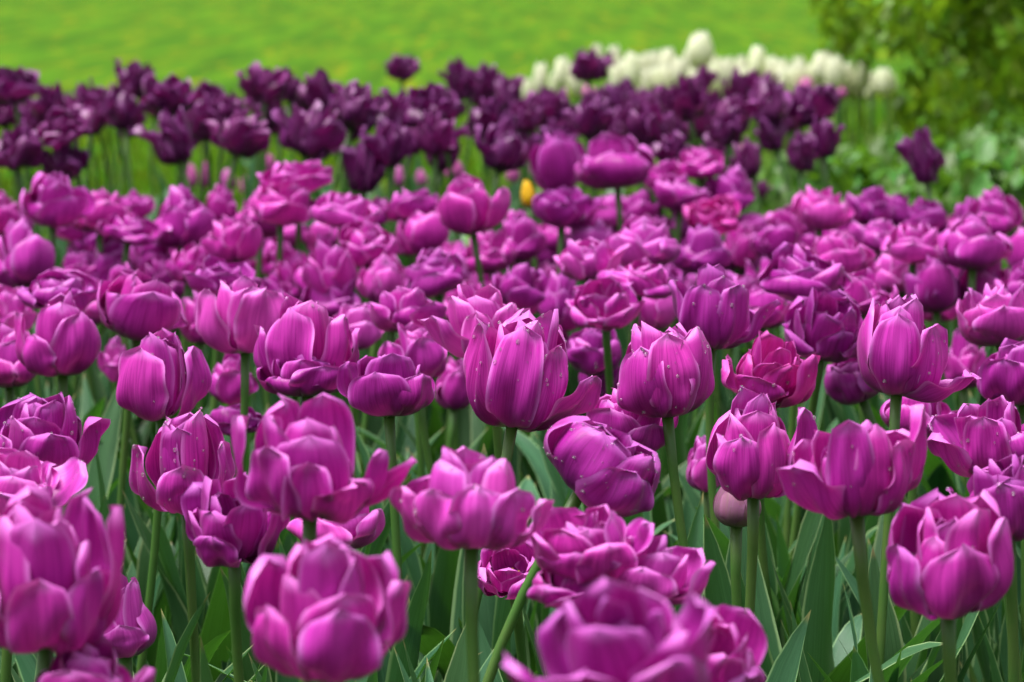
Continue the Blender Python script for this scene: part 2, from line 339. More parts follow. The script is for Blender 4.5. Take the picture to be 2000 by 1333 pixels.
# tiny drop used for dew (an octahedron split once and rounded)
def drop_geo():
    V = [(0, 0, 1)]; 
    for lat in (.6, .0, -.5):
        for k in range(6): V.append((math.cos(k * 1.0472) * math.sqrt(1 - lat * lat), math.sin(k * 1.0472) * math.sqrt(1 - lat * lat), lat))
    F = [(0, 1 + k, 1 + (k + 1) % 6, 0) for k in range(6)]
    for a in (1, 7):
        F += [(a + k, a + 6 + k, a + 6 + (k + 1) % 6, a + (k + 1) % 6) for k in range(6)]
    F += [(13, 14, 15, 16), (13, 16, 17, 18)]
    return np.array(V), np.array(F)
DROP = drop_geo()

PROTO = {}
def proto(style, matk, k, lod):
    key = (style, matk, k, lod)
    if key not in PROTO:
        P = bloom(style, 1000 + 17 * k + len(style), lod)
        V, F, U = join(P)
        PROTO[key] = (make_mesh('flower', V, F, U, M[matk]), V)
    return PROTO[key]

GEO = {'P': (.30, .075), 'D': (.25, .066), 'W': (.29, .044), 'K': (.40, .026), 'Y': (.40, .032), 'B': (.33, .038), 'R': (.30, .075)}
PLANTS = []
rnd = random.Random(11)
def tulip(box, style, label, kind='P', tilt=None, d=None, dk=1.0, lean=None, hero=True, yaw=None, seed=None, extra=(), leaves=4, dew=0, name=None, group=None, lod=0, leafset=None, mats=None, rs=.0034):
    x0, y0, x1, y1 = box; cx, cy, wpx, hpx = (x0 + x1) / 2, (y0 + y1) / 2, x1 - x0, y1 - y0
    hh, size = GEO[kind]
    auto = d is None
    if d is None:
        d = ((FPX * hh / (cy + 133)) ** .65 * (FPX * size / wpx) ** .35) * dk
    if auto and kind == 'D': d = max(d, 3.7)
    if auto and kind in 'PR': d = min(d, 3.55)
    c = at(cx, cy, d)
    if kind in 'PDWR':
        lo, hi = (.34, .57)
        for _ in range(3):
            if c[2] > hi: d *= (CAM_H - hi) / (CAM_H - c[2])
            elif c[2] < lo: d *= (CAM_H - lo) / (CAM_H - c[2])
            c = at(cx, cy, d)
    tx, ty = tilt if tilt else (rnd.uniform(-.18, .18), rnd.uniform(-.22, .12))
    ax = Vector((tx, ty, 1)).normalized()
    q = Vector((0, 0, 1)).rotation_difference(ax)
    if not hero:
        yaw = rnd.uniform(0, 6.28) if yaw is None else yaw
    Rm = q.to_matrix().to_4x4() @ Matrix.Rotation(yaw or 0, 4, 'Z')
    seed = seed if seed is not None else rnd.randrange(10 ** 6)
    if kind == 'P' and not mats: mats = ('P', 'P', 'P2', 'P', 'P3', 'P2', 'P', 'P3')[(seed // 3) % 8]
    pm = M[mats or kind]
    if hero:
        P = bloom(style, seed, lod, extra); allV = np.concatenate([p[0] for p in P])
    else:
        me, allV = proto(style, mats or kind, seed % 7, lod)
    # fit the bloom's real size to what is seen: width and height across the line of sight
    dirv = c - np.array((0, 0, CAM_H)); dist = np.linalg.norm(dirv); dirv /= dist
    sx = np.cross(dirv, (0, 0, 1)); sx /= np.linalg.norm(sx); sy = np.cross(sx, dirv)
    R3 = np.array(Rm.to_3x3())
    Wm, Hm = wpx / FPX * dist, hpx / FPX * dist
    s, k = 1.0, 1.0
    for _ in range(4):
        A = (allV * (s, s, s * k)) @ R3.T
        px_, py_ = A @ sx, A @ sy
        bw, bh = np.ptp(px_), np.ptp(py_)
        s *= Wm / bw; k = min(1.9, max(.55, k * (Hm / bh) / (Wm / bw)))
    A = (allV * (s, s, s * k)) @ R3.T
    px_, py_ = A @ sx, A @ sy
    org = c - sx * (px_.max() + px_.min()) / 2 - sy * (py_.max() + py_.min()) / 2
    # plant
    if lean is None: lean = -tx * .12 + rnd.uniform(-.02, .02)
    gx, gy = org[0] + lean, org[1] + rnd.uniform(-.02, .03)
    names = {'P': 'purple_tulip', 'R': 'purple_tulip', 'D': 'dark_tulip', 'W': 'white_tulip', 'K': 'pink_tulip', 'Y': 'yellow_tulip', 'B': 'tulip_bud'}
    groups = {'P': 'double purple tulips in the bed', 'R': 'double purple tulips in the bed', 'D': 'dark purple tulips behind the bed', 'W': 'white tulips at the back', 'K': 'small pale pink tulips among the stems'}
    t = link(name or names[kind], None, None, (gx, gy, 0)); t.empty_display_size = .05
    tag(t, label, 'tulip', group or groups.get(kind))
    rel = Vector((org[0] - gx, org[1] - gy, org[2]))
    # stem
    h = rel.z; p0 = np.array((0, 0, -.01)); p3 = np.array(rel) + np.array(ax) * s * .03; p2 = p3 - np.array(ax) * h * .42; p1 = np.array((0, 0, h * .3)) + p3 * (.12, .12, 0) + (rnd.uniform(-.025, .025), rnd.uniform(-.02, .02), 0)
    tt = np.linspace(0, 1, 15)[:, None]
    pts = (1 - tt) ** 3 * p0 + 3 * tt * (1 - tt) ** 2 * p1 + 3 * tt * tt * (1 - tt) * p2 + tt ** 3 * p3
    rad = rs * (1.12 - .22 * tt[:, 0]); rad[-1] *= 1.35; rad[-2] *= 1.1
    link('stem', tube_mesh('stem', [tube(pts, rad, 8 if hero else 6)], M['stem']), t)
    # flower
    if hero:
        # receptacle, ovary and a few anthers make the flower's own mesh
        rr = s
        V0, F0, U0 = tube([(0, 0, -.02 * rr), (0, 0, .06 * rr), (0, 0, .3 * rr * k), (0, 0, .40 * rr * k), (0, 0, .46 * rr * k)], [.10 * rr, .13 * rr, .11 * rr, .09 * rr, .13 * rr], 8)
        fl = link('flower', tube_mesh('flower', [(V0 / (s, s, s * k), F0, U0)], M['ovary']), t)
        for p in P:
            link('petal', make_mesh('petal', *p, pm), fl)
        if style in ('open', 'wide', 'face', 'cup'):
            for i in range(5):
                a = i * 1.2566 + .3; ca, sa = math.cos(a), math.sin(a)
                link('stamen', tube_mesh('stamen', [tube([(.08 * ca, .08 * sa, .1), (.15 * ca, .15 * sa, .3), (.17 * ca, .17 * sa, .42), (.18 * ca, .18 * sa, .54)], [.02, .02, .05, .03], 6)], M['anther']), fl)
        if dew:
            rg = np.random.default_rng(seed + 7); dV, dF, n = [], [], 0
            for _ in range(int(dew * 1.7)):
                p = P[rg.choice([i for i in range(len(P)) if i < 6 or i >= len(P) - len(extra)])]; gv = p[0].reshape(-1, 19 if lod == 0 else 9, 3)
                b_ = min(gv.shape[0] - 2, int(gv.shape[0] * (1 - rg.random() ** 1.6 * .75))); a_ = rg.integers(1, gv.shape[1] - 2)
                f1, f2 = rg.random(2)
                q0 = gv[b_, a_] * (1 - f1) * (1 - f2) + gv[b_, a_ + 1] * f1 * (1 - f2) + gv[b_ + 1, a_] * (1 - f1) * f2 + gv[b_ + 1, a_ + 1] * f1 * f2
                nn = np.cross(gv[b_, a_ + 1] - gv[b_, a_], gv[b_ + 1, a_] - gv[b_, a_]); nn /= np.linalg.norm(nn) + 1e-9
                rs_ = (.0004 + .0011 * rg.random() ** 2.5) / s
                dV.append(DROP[0] * rs_ + q0 + nn * rs_ * .15); dF.append(DROP[1] + n); n += len(DROP[0])
            dm = bpy.data.meshes.new('dew'); dm.from_pydata(np.concatenate(dV).tolist(), [], [tuple(dict.fromkeys(f)) for f in np.concatenate(dF).tolist()])
            dm.polygons.foreach_set('use_smooth', np.ones(len(dm.polygons), bool)); dm.materials.append(M['dew'])
            dw = link('dew', dm, fl); dw['kind'] = 'stuff'
    else:
        fl = link('flower', me, t)
    fl.location = rel; fl.rotation_mode = 'QUATERNION'; fl.rotation_quaternion = Rm.to_quaternion(); fl.scale = (s, s, s * k)
    # leaves
    LS = leafset or LEAVES
    a0 = rnd.uniform(0, 6.28)
    for i in range(leaves):
        lf = link('leaf', LS[rnd.randrange(len(LS))], t)
        a = a0 + i * 2.2 + rnd.uniform(-.4, .4)
        lf.location = (.006 * math.cos(a), .006 * math.sin(a), .0 + .02 * i)
        ls = rnd.uniform(.92, 1.3) * (1 - .08 * i) * min(1.1, max(.8, h / .43))
        lf.rotation_euler = (0, 0, a); lf.scale = (ls, ls, ls)
    PLANTS.append((gx, gy, d))
    return t

# ------------------------------------------------------------------ the tulips in front, one by one
def F(az, W=.62, H=1.5, o=-.2, R=1.07, **k):
    return dict(az=az, W=W, H=H, o=o, R=R, **k)
HERO = [
 # box in photograph pixels, style, tilt, lean, extra petals, label, options
 ((-70, 945, 238, 1275), 'open', (.05, -.12), 0, [F(-50, .5, .85, .0), F(5, .5, .92, -.05), F(48, .5, 1.0, .0), F(76, .36, 1.55, -.02), F(150, .5, 1.4, -.15), F(205, .5, 1.45, -.15)], 'blurred purple tulip at the left edge, nearest there, with a brown-green heart', {}),
 ((178, 1115, 305, 1285), 'cup', (-.1, .1), 0, [F(5, .85, .8, -.05)], 'small purple tulip half hidden behind the big blurred one at the left edge', {}),
 ((70, 1240, 302, 1420), 'open', (0, 0), 0, [], 'purple tulip cut off by the bottom edge below the small one at the left', {}),
 ((478, 1040, 800, 1332), 'open', (.0, -.12), .01, [F(16, .64, .98, -.1), F(-46, .55, .95, -.08), F(72, .34, 1.15, .12), F(175, .85, 1.3, -.2), F(-118, .75, 1.2, -.12), F(122, .7, 1.2, -.12)], 'large blurred purple tulip low in front with one broad rounded petal facing the camera', {'dk': 1.0}),
 ((985, 1125, 1395, 1420), 'wide', (-.1, -.2), 0, [F(-22, .7, .9, .15), F(32, .75, .9, .1), F(-72, .5, .85, .45)], 'largest out of focus purple tulip cut off by the bottom edge', {}),
 ((1290, 1180, 1497, 1400), 'face', (.1, -.55), 0, [], 'blurred purple tulip at the bottom edge showing its dark curled heart', {'dk': .97}),
 ((760, 870, 1082, 1075), 'open', (.03, .02), .004, [F(6, .5, 1.14, -.05), F(-32, .45, 1.05, -.02), F(-68, .5, 1.0, .06), F(38, .46, 1.1, .0), F(70, .5, .85, .1)], 'broad purple tulip on a thick upright stem in the middle, drops on its front petal', {'dew': 50}),
 ((455, 765, 812, 1022), 'wide', (.02, -.08), .0, [F(-30, .5, 1.12, .0), F(2, .4, .95, .0), F(32, .5, .72, .25), F(58, .36, 1.05, .25), F(80, .36, .85, .5), F(-74, .3, 1.4, .02), F(170, .5, 1.5, -.2), F(215, .5, 1.4, -.2)], 'big wide open purple tulip with ragged petals pointing up and out', {}),
 ((355, 922, 565, 1108), 'face', (.05, -.35), -.01, [F(62, .5, 1.3, .1), F(-20, .6, .82, .0)], 'purple tulip opened toward the camera below the big ragged one', {}),
 ((253, 800, 458, 1007), 'cup', (-.02, -.12), .01, [F(3, .6, 1.0, -.2, ruf=.08), F(-62, .5, 1.3, -.1), F(66, .5, 1.35, -.08), F(150, .6, 1.55, -.25), F(-150, .6, 1.5, -.25)], 'dewy purple tulip with a folded front petal, left of the big ragged one', {'dew': 70}),
 ((-30, 765, 212, 935), 'open', (.06, -.1), 0, [F(15, .62, 1.0, .05), F(62, .48, 1.2, .1), F(-40, .5, .9, .05)], 'dewy wide purple tulip at the left edge with a rounded petal like a bowl', {'dew': 50}),
 ((-70, 870, 168, 1010), 'wide', (.1, -.2), 0, [], 'frilled purple tulip at the left edge under the dewy bowl shaped one', {'dew': 30}),
 ((228, 640, 412, 822), 'globe', (.02, -.03), .0, [F(-28, .72, 1.6, -.3), F(62, .5, 1.62, -.22)], 'closed round purple tulip with crinkled petals, above the dewy folded one', {'dew': 30}),
 ((30, 565, 195, 735), 'cup', (.02, .0), 0, [F(-40, .62, 1.0, -.15), F(35, .75, 1.5, -.15), F(-80, .5, 1.4, -.05)], 'purple cup tulip near the left edge with a split between two front petals', {}),
 ((382, 538, 565, 692), 'cup', (.0, .05), -.03, [F(-55, .6, 1.45, -.1), F(30, .72, 1.5, .0)], 'purple tulip with a deep dark fold, behind the tall pointed one', {}),
 ((495, 570, 702, 757), 'cup', (.02, .05), 0, [F(-20, .66, 1.6, -.25, ruf=.07), F(55, .55, 1.5, -.02), F(80, .5, 1.2, .12), F(-75, .5, 1.2, -.02)], 'purple tulip with one tall pointed front petal and green streaks at its foot', {'dew': 15}),
 ((738, 628, 876, 748), 'cup', (-.08, .05), .05, [F(-45, .6, 1.35, .0), F(20, .7, 1.4, -.15)], 'small dark purple cup tulip on a thin bare stem beside the centre one', {}),
 ((658, 690, 850, 818), 'open', (-.05, .1), 0, [F(-10, .8, 1.1, .0), F(45, .7, 1.0, .05)], 'drooping wide purple tulip behind the small cup on the thin stem', {}),
 ((815, 553, 1040, 702), 'wide', (-.1, -.1), 0, [F(-60, .72, 1.0, .3), F(-10, .4, 1.1, -.05)], 'loose pale purple tulip with spread petals right behind the centre one', {'dew': 15}),
 ((905, 603, 1174, 845), 'cup', (.16, .04), -.055, [F(-6, .52, 1.5, -.3, R=1.1), F(38, .42, 1.3, -.12), F(-58, .36, 1.45, -.08, ruf=.08), F(64, .66, .95, .40, bulge=1.5, bump=.05), F(180, .6, 1.6, -.25)], 'sharply focused purple tulip at the centre, one petal hanging out sideways', {'dew': 90, 'd': 1.9, 'mats': 'P'}),
 ((1205, 628, 1396, 816), 'globe', (-.1, .04), .06, [F(-35, .72, 1.45, -.3), F(12, .62, 1.65, -.34), F(62, .6, 1.7, -.25)], 'closed egg shaped purple tulip on a long slanting stem, beside the centre one', {'dew': 60, 'd': 1.95, 'mats': 'P'}),
 ((1305, 515, 1524, 686), 'open', (.05, .02), .03, [F(-20, .62, 1.25, -.08), F(28, .55, 1.3, .0), F(70, .4, 1.0, .5)], 'purple tulip standing above the closed egg shaped one, one petal flicked sideways', {'dew': 40}),
 ((1145, 735, 1325, 890), 'open', (.1, -.05), 0, [F(35, .85, .8, -.05)], 'frilled purple tulip below the closed egg shaped one, half behind its neighbour', {}),
 ((1062, 822, 1291, 1000), 'globe', (.62, -.12), -.05, [F(25, .66, 1.5, -.2)], 'dark wet purple tulip leaning over to one side, beaded with drops', {'dew': 110, 'mats': 'P2'}),
 ((1410, 645, 1600, 800), 'face', (.1, -.3), 0, [F(50, .5, 1.35, .05)], 'reddish purple tulip looking into its dark hollow, behind the slanting stem', {'mats': 'R', 'dew': 20}),
 ((1610, 685, 1738, 792), 'globe', (-.42, -.1), .07, [], 'small tight purple tulip nodding on a bent stem', {'dew': 12}),
 ((1675, 575, 1915, 785), 'globe', (.05, .06), -.004, [F(-12, .6, 1.5, -.2), F(40, .62, 1.35, -.05), F(52, .62, .5, .7, bulge=1.6, low=-.12)], 'purple tulip with one petal fallen outward under it, toward the right edge', {'dew': 25, 'mats': 'P'}),
 ((1840, 640, 1926, 760), 'cup', (0, 0), 0, [], 'purple tulip squeezed behind the one with the fallen petal', {}),
 ((1910, 662, 2080, 792), 'cup', (-.05, 0), 0, [F(-30, .6, 1.4, -.1)], 'purple tulip cut by the right edge with crumpled pale petals', {}),
 ((1380, 755, 1597, 978), 'cup', (-.02, -.1), .01, [F(-20, .62, 1.2, -.16), F(55, .36, 1.62, .02), F(22, .48, 1.4, -.2)], 'large purple tulip with a bulging front petal and a pointed one beside it', {'dew': 50}),
 ((1520, 788, 1807, 1015), 'wide', (-.08, .0), .085, [F(-50, .62, .85, .3), F(-8, .42, 1.4, -.1), F(18, .4, 1.3, -.1), F(42, .36, 1.05, .0), F(72, .42, 1.45, .08)], 'big loose purple tulip on a slanting stem, one broad petal hanging forward', {'dew': 20}),
 ((1720, 740, 1870, 855), 'open', (.05, 0), 0, [], 'purple tulip in the shade under the one with the fallen petal', {}),
 ((1815, 772, 2040, 935), 'wide', (-.1, -.05), 0, [F(-65, .6, .95, .35), F(-20, .5, 1.3, -.05)], 'dewy purple tulip at the right edge reaching a pointed petal sideways', {'dew': 40}),
 ((1850, 888, 2070, 1055), 'open', (-.1, -.1), 0, [F(-10, .65, 1.2, -.05)], 'purple tulip at the right edge just above the fat round one', {'dew': 30}),
 ((1735, 955, 1977, 1210), 'open', (-.06, -.16), .02, [F(8, .80, 1.05, -.2), F(-60, .48, 1.0, -.08), F(66, .52, 1.25, -.12), F(-130, .75, 1.25, -.2), F(130, .75, 1.3, -.2), F(180, .75, 1.25, -.2)], 'fat round purple tulip low at the right with a smooth bulging front petal', {'dew': 10}),
 ((1028, 985, 1276, 1140), 'wide', (-.05, -.15), 0, [F(20, .6, 1.0, .05)], 'frilled purple tulip behind the largest blurred one at the bottom', {}),
 ((1030, 1075, 1235, 1190), 'open', (-.1, -.1), 0, [F(-30, .6, 1.1, .05)], 'purple tulip pressed between the frilled one and the largest blurred one', {'dk': .97}),
 ((1180, 1045, 1396, 1185), 'open', (.1, -.1), 0, [F(65, .42, 1.35, .2)], 'purple tulip with an upright pointed petal, above the dark curled heart', {'dk': .98}),
 ((918, 1050, 1078, 1170), 'face', (-.1, -.55), 0, [], 'dark purple tulip in shade showing a yellow anther beside the thick stem', {'dk': 1.04}),
 ((1393, 925, 1487, 1030), 'bud', (.03, .0), .02, [], 'closed greenish purple tulip bud under the large bulging tulip', {'kind': 'B', 'dew': 8}),
 ((560, 950, 752, 1078), 'open', (.05, -.05), 0, [], 'frilled purple tulip peeping out under the big ragged one', {}),
 ((640, 590, 752, 685), 'cup', (.05, 0), 0, [], 'purple tulip tucked in behind the tall pointed one', {}),
 ((850, 695, 930, 802), 'cup', (.1, 0), 0, [], 'dark purple tulip in the shade left of the centre bloom', {}),
 ((190, 655, 262, 748), 'wide', (-.2, 0), 0, [], 'thin petalled purple tulip beside the closed crinkled one', {}),
 ((500, 690, 700, 775), 'wide', (0, .1), 0, [], 'shaded purple tulip hidden below the tall pointed one', {'dk': 1.03}),
 ((400, 790, 530, 850), 'open', (0, 0), 0, [], 'purple tulip low in shade between two stems, left of the big ragged one', {'dk': 1.05}),
 ((405, 680, 505, 792), 'cup', (0, 0), 0, [F(10, .8, 1.3, -.1)], 'smooth purple tulip right of the closed crinkled one', {}),
 ((-50, 632, 78, 757), 'cup', (0, 0), 0, [], 'purple tulip cut by the left edge, under the split cup', {}),
 ((1340, 850, 1422, 962), 'cup', (0, 0), 0, [], 'purple tulip in shade left of the large bulging one', {'dk': 1.06}),
 ((1100, 628, 1215, 735), 'open', (.05, -.05), 0, [], 'purple tulip with fanned petals just right of the centre bloom', {'dew': 10}),
 ((1130, 695, 1225, 800), 'cup', (.05, -.05), 0, [], 'purple tulip wedged between the centre bloom and the closed egg shaped one', {}),
 ((345, 572, 442, 672), 'open', (0, 0), 0, [], 'soft purple tulip in the gap left of the deep dark fold', {}),
 ((-30, 555, 72, 652), 'open', (0, 0), 0, [], 'soft purple tulip at the left edge behind the split cup', {}),
]
for box, style, tilt, lean, extra, label, opt in HERO:
    opt = dict(opt); lean = (lean or 0) * 1.35 + (rnd.uniform(-.035, .05) if box[1] > 600 else 0)
    tulip(box, style, label, tilt=tilt, lean=lean, extra=extra, leaves=6, seed=int(box[0] * 7 + box[1] * 13 + 4000), **opt)

# ------------------------------------------------------------------ the blurred purple tulips of the middle
MID = [
 (48,340,178,440,'cup'),(140,370,248,450,'open'),(-60,370,35,455,'cup'),(-5,433,100,560,'cup'),(-50,480,12,600,'cup'),(135,448,200,522,'open'),
 (185,455,265,537,'cup'),(258,458,344,537,'cup'),(195,418,305,478,'wide'),(302,363,414,480,'cup'),(405,360,460,432,'cup'),(398,420,506,512,'open'),
 (328,475,420,552,'wide'),(105,495,190,562,'open'),(42,530,188,610,'wide'),(180,515,288,585,'wide'),(200,533,356,660,'cup'),(365,500,502,580,'open'),
 (508,315,642,378,'wide'),(498,352,614,437,'open'),(460,375,555,462,'cup'),(500,458,560,512,'cup'),(610,376,738,442,'wide'),(598,420,682,482,'open'),
 (668,432,776,520,'open'),(750,370,857,432,'wide'),(780,415,873,495,'cup'),(858,342,990,455,'open'),(525,495,602,592,'open'),(594,460,692,584,'open'),
 (702,498,802,590,'open'),(795,488,907,577,'cup'),(728,563,866,645,'wide'),(868,472,925,538,'cup'),(913,452,1002,532,'cup'),(968,418,1062,507,'cup'),
 (1052,428,1112,522,'cup'),(1096,424,1192,512,'open'),(1185,420,1322,520,'cup'),(1046,366,1167,442,'wide'),(1040,258,1142,376,'cup'),(1130,262,1270,366,'cup'),
 (1088,466,1224,546,'wide'),(910,520,978,582,'open'),(966,516,1067,602,'open'),(1053,533,1142,642,'cup'),(1112,540,1252,642,'face'),(1173,510,1317,575,'open'),
 (1218,535,1318,642,'cup'),(1258,313,1332,377,'open'),(1318,288,1410,347,'open'),(1383,323,1470,410,'cup'),(1283,343,1382,412,'wide'),(1230,370,1287,422,'cup'),
 (1313,373,1374,442,'cup'),(1338,383,1440,457,'face'),(1316,438,1422,532,'cup'),(1403,433,1482,522,'open'),(1433,416,1502,457,'open'),(1470,428,1557,507,'open'),
 (1553,366,1662,447,'open'),(1290,478,1347,552,'cup'),(1490,478,1652,588,'open'),(1653,366,1742,437,'open'),(1733,378,1780,440,'cup'),(1768,388,1844,457,'open'),
 (1898,368,1994,460,'cup'),(1840,418,1970,522,'cup'),(1966,448,2045,532,'cup'),(1628,424,1692,472,'face'),(1663,430,1757,492,'open'),(1728,438,1847,512,'wide'),
 (1578,452,1702,547,'open'),(1703,478,1800,570,'cup'),(1773,500,1872,607,'cup'),(1873,493,1972,612,'cup'),(1948,510,2065,602,'open'),(1613,526,1747,612,'open'),
 (1536,568,1687,702,'face'),(1878,558,2045,672,'open'),(1868,386,1930,445,'cup'),
 (1055,640,1120,700,'open'),(560,600,620,650,'open'),(1440,560,1545,640,'open'),
]
ORD = 'first second third fourth fifth sixth seventh eighth ninth tenth eleventh twelfth thirteenth fourteenth fifteenth sixteenth seventeenth eighteenth nineteenth twentieth'.split() + ['twenty-' + x for x in 'first second third fourth fifth sixth seventh eighth ninth'.split()] + ['thirtieth'] + ['thirty-' + x for x in 'first second third fourth fifth sixth seventh eighth ninth'.split()] + ['fortieth'] + ['forty-' + x for x in 'first second third fourth fifth sixth seventh eighth ninth'.split()] + ['fiftieth'] + [t_ + x for t_ in ('fifty-', 'sixty-') for x in 'first second third fourth fifth sixth seventh eighth ninth'.split() + ['']]
def rows(items, cuts):
    """nth from the left within bands of height; {index: (nth, band)}"""
    out = {}
    for b in range(len(cuts) + 1):
        lo = cuts[b - 1] if b else -1e9; hi = cuts[b] if b < len(cuts) else 1e9
        idx = sorted((i for i, m in enumerate(items) if lo <= (m[1] + m[3]) / 2 < hi), key=lambda i: items[i][0] + items[i][2])
        for n, i in enumerate(idx): out[i] = (ORD[n], b)
    return out
BAND = ['rearmost purple row', 'second purple row from back', 'third purple row from back', 'fourth purple row from back', 'row behind the sharp blooms']
SHAPE = {'cup': 'rounded purple tulip', 'open': 'ruffled purple tulip', 'wide': 'spreading purple tulip', 'face': 'open faced purple tulip'}
SPECIAL = {
 (48, 340): 'single round purple tulip standing out against dark stems and lawn at the left', (858, 342): 'plump purple tulip left of the yellow bud',
 (1040, 258): 'narrower tulip of the tall purple pair before the dark drift', (1130, 262): 'broader tulip of the tall purple pair before the dark drift',
 (1536, 568): 'purple tulip opened flat to the camera, its hollow heart showing', (1773, 500): 'purple tulip with one smooth upright oval petal toward the right edge',
 (1338, 383): 'reddish purple tulip with a dark open heart among paler neighbours at the back', (1868, 386): 'purple tulip with one bleached cream petal at the back on the right',
 (780, 415): 'neat square-shouldered purple tulip with green gap on its right', (594, 460): 'tall egg shaped purple tulip with dark base above the pointed tulip',
 (200, 533): 'broad ruffled purple tulip directly above the closed crinkled one at the left', (1112, 540): 'open faced purple tulip with pointed front petals behind the centre bloom',
}
rw = rows(MID, (400, 450, 495, 545))
order = sorted(range(len(MID)), key=lambda i: -(MID[i][1] + MID[i][3]))
for i in order:
    x0, y0, x1, y1, style = MID[i]; n, b_ = rw[i]
    if style == 'wide' and i % 3: style = 'open'
    lab = SPECIAL.get((x0, y0)) or f'{SHAPE[style]}, {n} from the left in the {BAND[b_]}'
    near = (y0 + y1) / 2 > 500
    ex = []
    if (x0, y0) == (1773, 500): ex = [F(-5, .85, 1.7, -.25)]
    gx_, gy_ = (x1 - x0) * .06, (y1 - y0) * .05
    tulip((x0 - gx_, y0 - gy_, x1 + gx_, y1 + gy_), style, lab, hero=near, lod=1, leaves=4, extra=ex, mats='R' if (style == 'face' and y0 < 500) else None,
          tilt=(rnd.uniform(-.12, .12), -.45) if style == 'face' else None, seed=None if near else i)

for row, (cy_, st) in enumerate(((408, 84), (440, 88), (472, 92), (506, 100), (545, 108), (590, 118))):
    for k in range(-1, int(2000 / st) + 2):
        if rnd.random() < .3: continue
        x_ = k * st + (row % 2) * st / 2 + rnd.uniform(-22, 22); y_ = cy_ + rnd.uniform(-10, 10); w_ = st * rnd.uniform(.85, 1.1)
        if 60 < x_ < 130 and y_ < 500 or 660 < x_ < 760 and y_ > 560 or y_ < 420 and (950 < x_ < 1060 or x_ > 1460): continue
        tulip((x_ - w_ / 2, y_ - w_ * .4, x_ + w_ / 2, y_ + w_ * .4), rnd.choice(('open', 'cup', 'open')), 'purple tulip almost hidden behind the other blooms in the crowded middle of the bed', hero=False, lod=1, leaves=3, dk=1.09,
              group='purple tulips nearly hidden by their neighbours', seed=row * 31 + k)

for side in (-1, 1):        # the bed goes on to both sides
    for cy_ in (420, 470, 530, 610, 700, 810, 940):
        for k in range(3):
            w_ = 60 + cy_ * .17; x_ = 1000 + side * (1090 + w_ * (.4 + 1.15 * k) + rnd.uniform(-20, 20)); y_ = cy_ + rnd.uniform(-22, 22)
            tulip((x_ - w_ / 2, y_ - w_ * .42, x_ + w_ / 2, y_ + w_ * .42), rnd.choice(('open', 'cup', 'open')), 'purple tulip of the same bed growing on past its photographed edge', hero=False, lod=1, leaves=4,
                  group='purple tulips past the edge of the bed shown', seed=cy_ + k)

# ------------------------------------------------------------------ dark tulips behind
DARK = [
 (-40,135,66,202),(50,165,126,242),(82,203,177,284),(128,158,200,227),(188,172,247,242),(228,120,300,187),(213,168,287,250),(283,148,387,220),(266,216,370,317),(-30,240,80,327),(76,278,167,347),
 (363,193,432,272),(398,183,472,245),(403,218,517,303),(470,126,564,197),(533,148,600,202),(588,140,667,224),(538,203,664,307),(653,163,750,252),(706,236,804,324),(670,278,752,374),(756,110,816,157),
 (748,178,827,257),(796,166,892,247),(818,218,907,302),(836,266,894,332),(656,216,717,272),(860,113,927,192),(916,120,974,212),(968,148,1022,220),(923,193,1002,272),(938,228,1052,332),(988,198,1054,257),
 (1033,178,1102,252),(1098,183,1190,267),(1180,156,1240,230),(1120,96,1194,158),(1073,198,1132,264),(1223,178,1282,242),(1223,198,1307,284),(1288,150,1372,234),(1350,130,1400,184),(1416,138,1480,207),
 (1403,188,1477,257),(1383,213,1450,282),(1343,188,1397,274),(1468,163,1540,244),(1538,170,1630,244),(1570,233,1644,307),(1540,260,1594,334),(1516,310,1542,342),(1276,260,1352,320),(1313,228,1352,282),
 (1428,273,1482,347),(1476,346,1507,394),(1755,250,1838,360),(1478,228,1532,292),(1058,233,1132,287),(1290,215,1345,275),(1140,225,1210,275),(600,180,650,235),(1000,235,1045,290),
 (155,200,215,260),(345,215,405,285),(480,190,545,250),(-25,185,40,245),(770,240,835,300),(1235,255,1290,310),(1370,260,1425,310),
]
DBAND = ['top line of the dark drift', 'middle of the dark drift', 'lower edge of the dark drift']
DSPEC = {(756, 110): 'lone dark tulip floating on a thin stem against the lawn', (1120, 96): 'dark tulip standing in front of the white blooms, higher than its neighbours', (1755, 250): 'single dark drooping tulip by the shrub, apart from the others',
         (670, 278): 'dark magenta tulip lowest of the drift, touching the purple blooms', (228, 120): 'dark tulip poking highest against the lawn at the left', (1570, 233): 'dark tulip at the right end of the drift, facing down over green leaves', (1538, 170): 'dark pointed tulip at the right end of the drift below the white ones'}
rw = rows(DARK, (190, 240))
for i in sorted(range(len(DARK)), key=lambda i: -(DARK[i][1] + DARK[i][3])):
    b4 = DARK[i]; n, b_ = rw[i]
    lab = DSPEC.get(b4[:2]) or f'dark blackish purple tulip, {n} from the left in the {DBAND[b_]}'
    gx_, gy_ = (b4[2] - b4[0]) * .10, (b4[3] - b4[1]) * .09
    tulip((b4[0] - gx_, b4[1] - gy_, b4[2] + gx_, b4[3] + gy_), 'parrot', lab, kind='D', hero=False, lod=1, leaves=3, seed=i, lean=rnd.uniform(-.07, .07), tilt=(rnd.uniform(-.35, .35), rnd.uniform(-.4, .2)))

